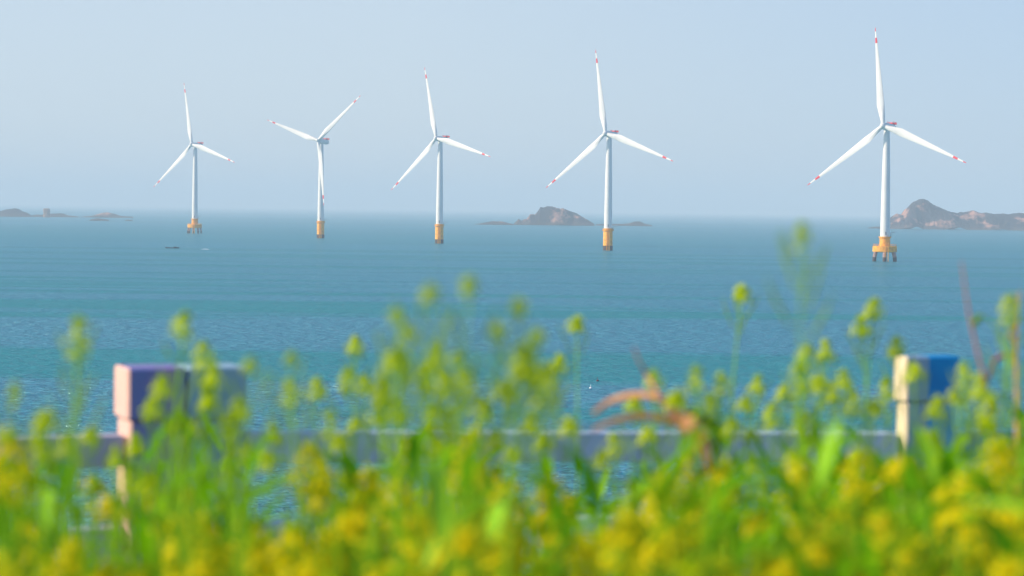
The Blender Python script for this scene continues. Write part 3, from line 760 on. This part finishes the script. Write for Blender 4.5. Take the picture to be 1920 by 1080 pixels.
GL = place_labels(gold, 'broad golden bloom')
for i, (px, py, d) in enumerate(gold):
    plant(px, py, d*.95, YY, GL[i], 'golden flower heads low in the bank', lean=random.uniform(-.04, .04), sc_=1.15)
# the dense bank
def gap(x):
    return any(a < x < b for a, b in ((182, 262), (478, 560), (690, 738), (948, 1005), (1075, 1115), (1385, 1425), (1806, 1866)))
def mass_top(x):
    return interp([(0,845),(120,850),(220,860),(260,800),(330,770),(440,810),(480,880),(560,900),(620,870),(700,830),(790,790),(870,790),(920,850),(980,890),(1040,870),(1120,875),(1180,860),(1260,830),(1340,835),(1420,830),(1500,800),(1600,800),(1660,850),(1740,835),(1800,785),(1920,755)], x)
rnd = random.Random(77); cnt = 0
while cnt < 138:
    x = rnd.uniform(-40, 1960)
    if x < 620 and rnd.random() < .28: continue
    if gap(x) and rnd.random() < .75: continue
    top = mass_top(x); f = rnd.random() ** .9
    y = top + (1090 - top) * f
    d = 4.6 - 2.2 * (y - 740) / 340 + rnd.uniform(-.35, .55); d = max(2.2, min(5.1, d))
    if x < 1350: plant(x, y, d, rnd.choice([YY, MM, MM]), 'one of the close packed yellow flowering plants of the left and middle bank', 'flower bank, left and middle', lean=rnd.uniform(-.05,.05))
    else: plant(x, y, d, rnd.choice([YY, MM, MM]), 'one of the close packed leafy flowering plants in front of the right post', 'flower bank at the right', lean=rnd.uniform(-.05,.05))
    cnt += 1
for fam in (protos_y, protos_m, protos_s, protos_p):
    for pr, H in fam:
        if pr.name not in used:
            for ch in list(pr.children): bpy.data.objects.remove(ch)
            bpy.data.objects.remove(pr)

# leafy undergrowth between the stems
ug = MB(); rnd = random.Random(31)
for k in range(6500):
    d = rnd.uniform(2.2, 5.4); x = rnd.uniform(-.28, .28) * d
    px = 960 + x/d*FPX
    dens = .32 if px < 620 else (.75 if px < 1350 else 1.0)
    if gap(px): dens *= .15
    if rnd.random() > dens: continue
    ztop = (mass_top(px) + 22 - 391)/FPX*d          # local canopy height
    zmax = CZ - ztop; z0 = gz(x, d)
    z = z0 + (zmax - z0) * rnd.uniform(.30, .97)
    an = rnd.uniform(0, 6.28)
    leaf(ug, Vector((x, d, z)), Vector((math.cos(an), math.sin(an), rnd.uniform(.2, 1.8))), rnd.uniform(.05, .13), rnd.uniform(.010, .024), rnd, mi=0 if rnd.random() < .75 else 1, droop=rnd.uniform(.3, 1.3))
for k in range(900):
    d = rnd.uniform(2.2, 5.4); x = rnd.uniform(-.27, .27) * d; px = 960 + x/d*FPX
    if gap(px) and rnd.random() < .8: continue
    z0 = gz(x, d); zt = CZ - (mass_top(px) + 40 - 391)/FPX*d * rnd.uniform(1, 1.25)
    b = Vector((rnd.uniform(-.06,.06), rnd.uniform(-.06,.06), 0))
    ug.tube([(x, d, z0), Vector((x, d, (z0+zt)/2))+b*.4, Vector((x, d, zt))+b], [.003, .0025, .001], 4, 1, cap=False)
tag(ug.build('undergrowth', [LEAF, STEM], angle=180), kind='stuff', label='tangle of green leaves and thin stems between the flowering plants')

# ------------------------------------------------------------------ dry grass, dry stalks
DRY = mat('dry_blade', (0.86, 0.46, 0.20), .7, .2, scale=20, col2=(0.72, 0.38, 0.20), transl=.35)
REDB = mat('dry_stalk_red', (0.52, 0.20, 0.14), .7, .2)
TAN = mat('dry_stalk_tan', (0.75, 0.42, 0.10), .7, .2, scale=20, col2=(0.55, 0.40, 0.06))
DKG = mat('old_leaf_dark', (0.07, 0.18, 0.02), .7, .2, transl=.2)
def blade_strip(pix, d, wpx, name, m, parent, org):
    """a ribbon leaf through the given photo pixels, at distance d, folded along its middle so it has body"""
    pts = [at(x, y, d + k) - org for x, y, k in pix]
    # smooth
    out_ = []
    for i in range(len(pts)-1):
        p0 = pts[max(i-1, 0)]; p1 = pts[i]; p2 = pts[i+1]; p3 = pts[min(i+2, len(pts)-1)]
        for q in range(5):
            t = q/5; out_.append(.5*((2*p1)+(p2-p0)*t+(2*p0-5*p1+4*p2-p3)*t*t+(3*p1-p0-3*p2+p3)*t**3))
    out_.append(pts[-1]); n = len(out_); wd = wpx*d/FPX/2
    mb = MB(); mb.tube(out_, [wd*max(.12, math.sin(math.pi*(.18+.80*i/(n-1)))) for i in range(n)], 8, flat=.35)
    return mb.build(name, m, parent)
D = 3.6
base = at(1330, 860, D); base.z = gz(base.x, D)
g = empty('dry_grass_clump', base); tag(g, 'clump of arching orange brown dry grass blades right of centre', 'dry grass')
blade_strip([(1112,776,.1),(1145,752,.1),(1190,741,.05),(1230,745,0),(1265,765,0),(1300,810,0),(1325,870,0),(1335,960,0)], D, 14, 'blade', DRY, g, base)
blade_strip([(1110,808,0),(1145,792,0),(1190,782,0),(1230,783,0),(1275,800,0),(1310,850,0),(1332,960,0)], D, 12, 'blade', DRY, g, base)
blade_strip([(1255,772,-.85),(1282,788,-.85),(1308,806,-.85),(1322,840,-.7),(1338,960,0)], D, 20, 'blade', DRY, g, base)
blade_strip([(1188,650,.1),(1200,680,.1),(1218,712,.1),(1245,760,0),(1290,840,0),(1325,960,0)], D, 6, 'blade', REDB, g, base)
blade_strip([(1235,790,0),(1250,800,0),(1262,830,0),(1300,900,0),(1330,960,0)], D, 9, 'blade', DRY, g, base)
for i in range(4):
    x0 = 1275 + 12*i + random.uniform(-8, 8)
    blade_strip([(x0-30+i*6, 770+random.uniform(-10,25), .05),(x0+5, 772+random.uniform(-5,15), .05),(x0+40, 800+random.uniform(0,20), .05),(1340, 860, 0),(1335,960,0)], D, random.uniform(10, 18), 'blade', DKG, g, base)
# stem run to the ground
q = MB(); p0 = at(1334, 955, D) - base; q.tube([p0, (p0.x*.5, p0.y*.5, p0.z*.5), (0, 0, 0)], [.006, .01, .014], 8); q.build('tuft_base', STEM, g)

def stalk(pix, d, wpx, m, label, side=()):
    base = at(pix[-1][0], pix[-1][1], d); base.z = gz(base.x, d)
    e = empty('dry_stalk', base); tag(e, label, 'dry stalk')
    pts = [at(x, y, d) - base for x, y in pix]; pts.append(Vector((0, 0, 0)))
    mb = MB(); n = len(pts); w_ = wpx*d/FPX/2
    mb.tube(pts, [w_*(.35 + .65*min(1, i/max(1, n-2))) for i in range(n)], 8); mb.build('stem', m, e)
    for s_, nm, m2, wp in side:
        pts = [at(x, y, d) - base for x, y in s_]
        mb = MB(); w2 = wp*d/FPX/2; n = len(pts)
        mb.tube(pts, [w2*(.5+.5*math.sin(math.pi*(i+.6)/(n+.2))) for i in range(n)], 8, flat=.6); mb.build(nm, m2, e)
stalk([(1803,490),(1808,530),(1817,590),(1828,640),(1843,700),(1855,760),(1862,900)], 4.0, 8, REDB, 'thin reddish brown stalk leaning left above the right fence post',
      [([(1848,720),(1855,705),(1862,680),(1876,664)], 'twig', REDB, 8), ([(1862,680),(1880,668),(1897,662)], 'twig', REDB, 6)])
stalk([(1912,545),(1908,600),(1905,640),(1906,700),(1907,760),(1908,900)], 4.2, 10, TAN, 'straight tan dry stalk at the right edge',
      [([(1904,640),(1890,628),(1896,618),(1908,616)], 'dry_sheath', DRY, 10)])
e = at(1886, 720, 3.9); base = Vector((e.x, e.y, gz(e.x, e.y)))
e = empty('curled_leaf_plant', base); tag(e, 'green arching stem ending in a curled leaf beside the reddish stalk', 'plant')
blade_strip([(1836,594,0),(1850,596,0),(1862,610,0),(1876,632,0),(1884,660,0),(1888,720,0),(1890,900,0)], 3.9, 8, 'stem', STEM, e, base)
blade_strip([(1842,592,0),(1834,597,0),(1828,606,0),(1827,614,0)], 3.9, 13, 'curled_leaf', POD, e, base)
q = MB(); p0 = at(1890, 895, 3.9) - base; q.tube([p0, (0, 0, 0)], [.004, .006], 8); q.build('lower_stem', STEM, e)

# ------------------------------------------------------------------ haze
hz = MB(); hz.box((-62000, -3500, -1.0), (62000, 82000, 260.0))
hm = bpy.data.materials.new('haze_air'); hm.use_nodes = True; t = hm.node_tree
for n in list(t.nodes):
    if n.type != 'OUTPUT_MATERIAL': t.nodes.remove(n)
pv = t.nodes.new('ShaderNodeVolumePrincipled')
pv.inputs['Color'].default_value = (0.72, 0.84, 0.93, 1)
pv.inputs['Density'].default_value = 0.00013
pv.inputs['Anisotropy'].default_value = 0.0
t.links.new(pv.outputs[0], [n for n in t.nodes if n.type == 'OUTPUT_MATERIAL'][0].inputs['Volume'])
o = hz.build('haze', hm, smooth=False); tag(o, kind='stuff', label='pale blue sea haze')
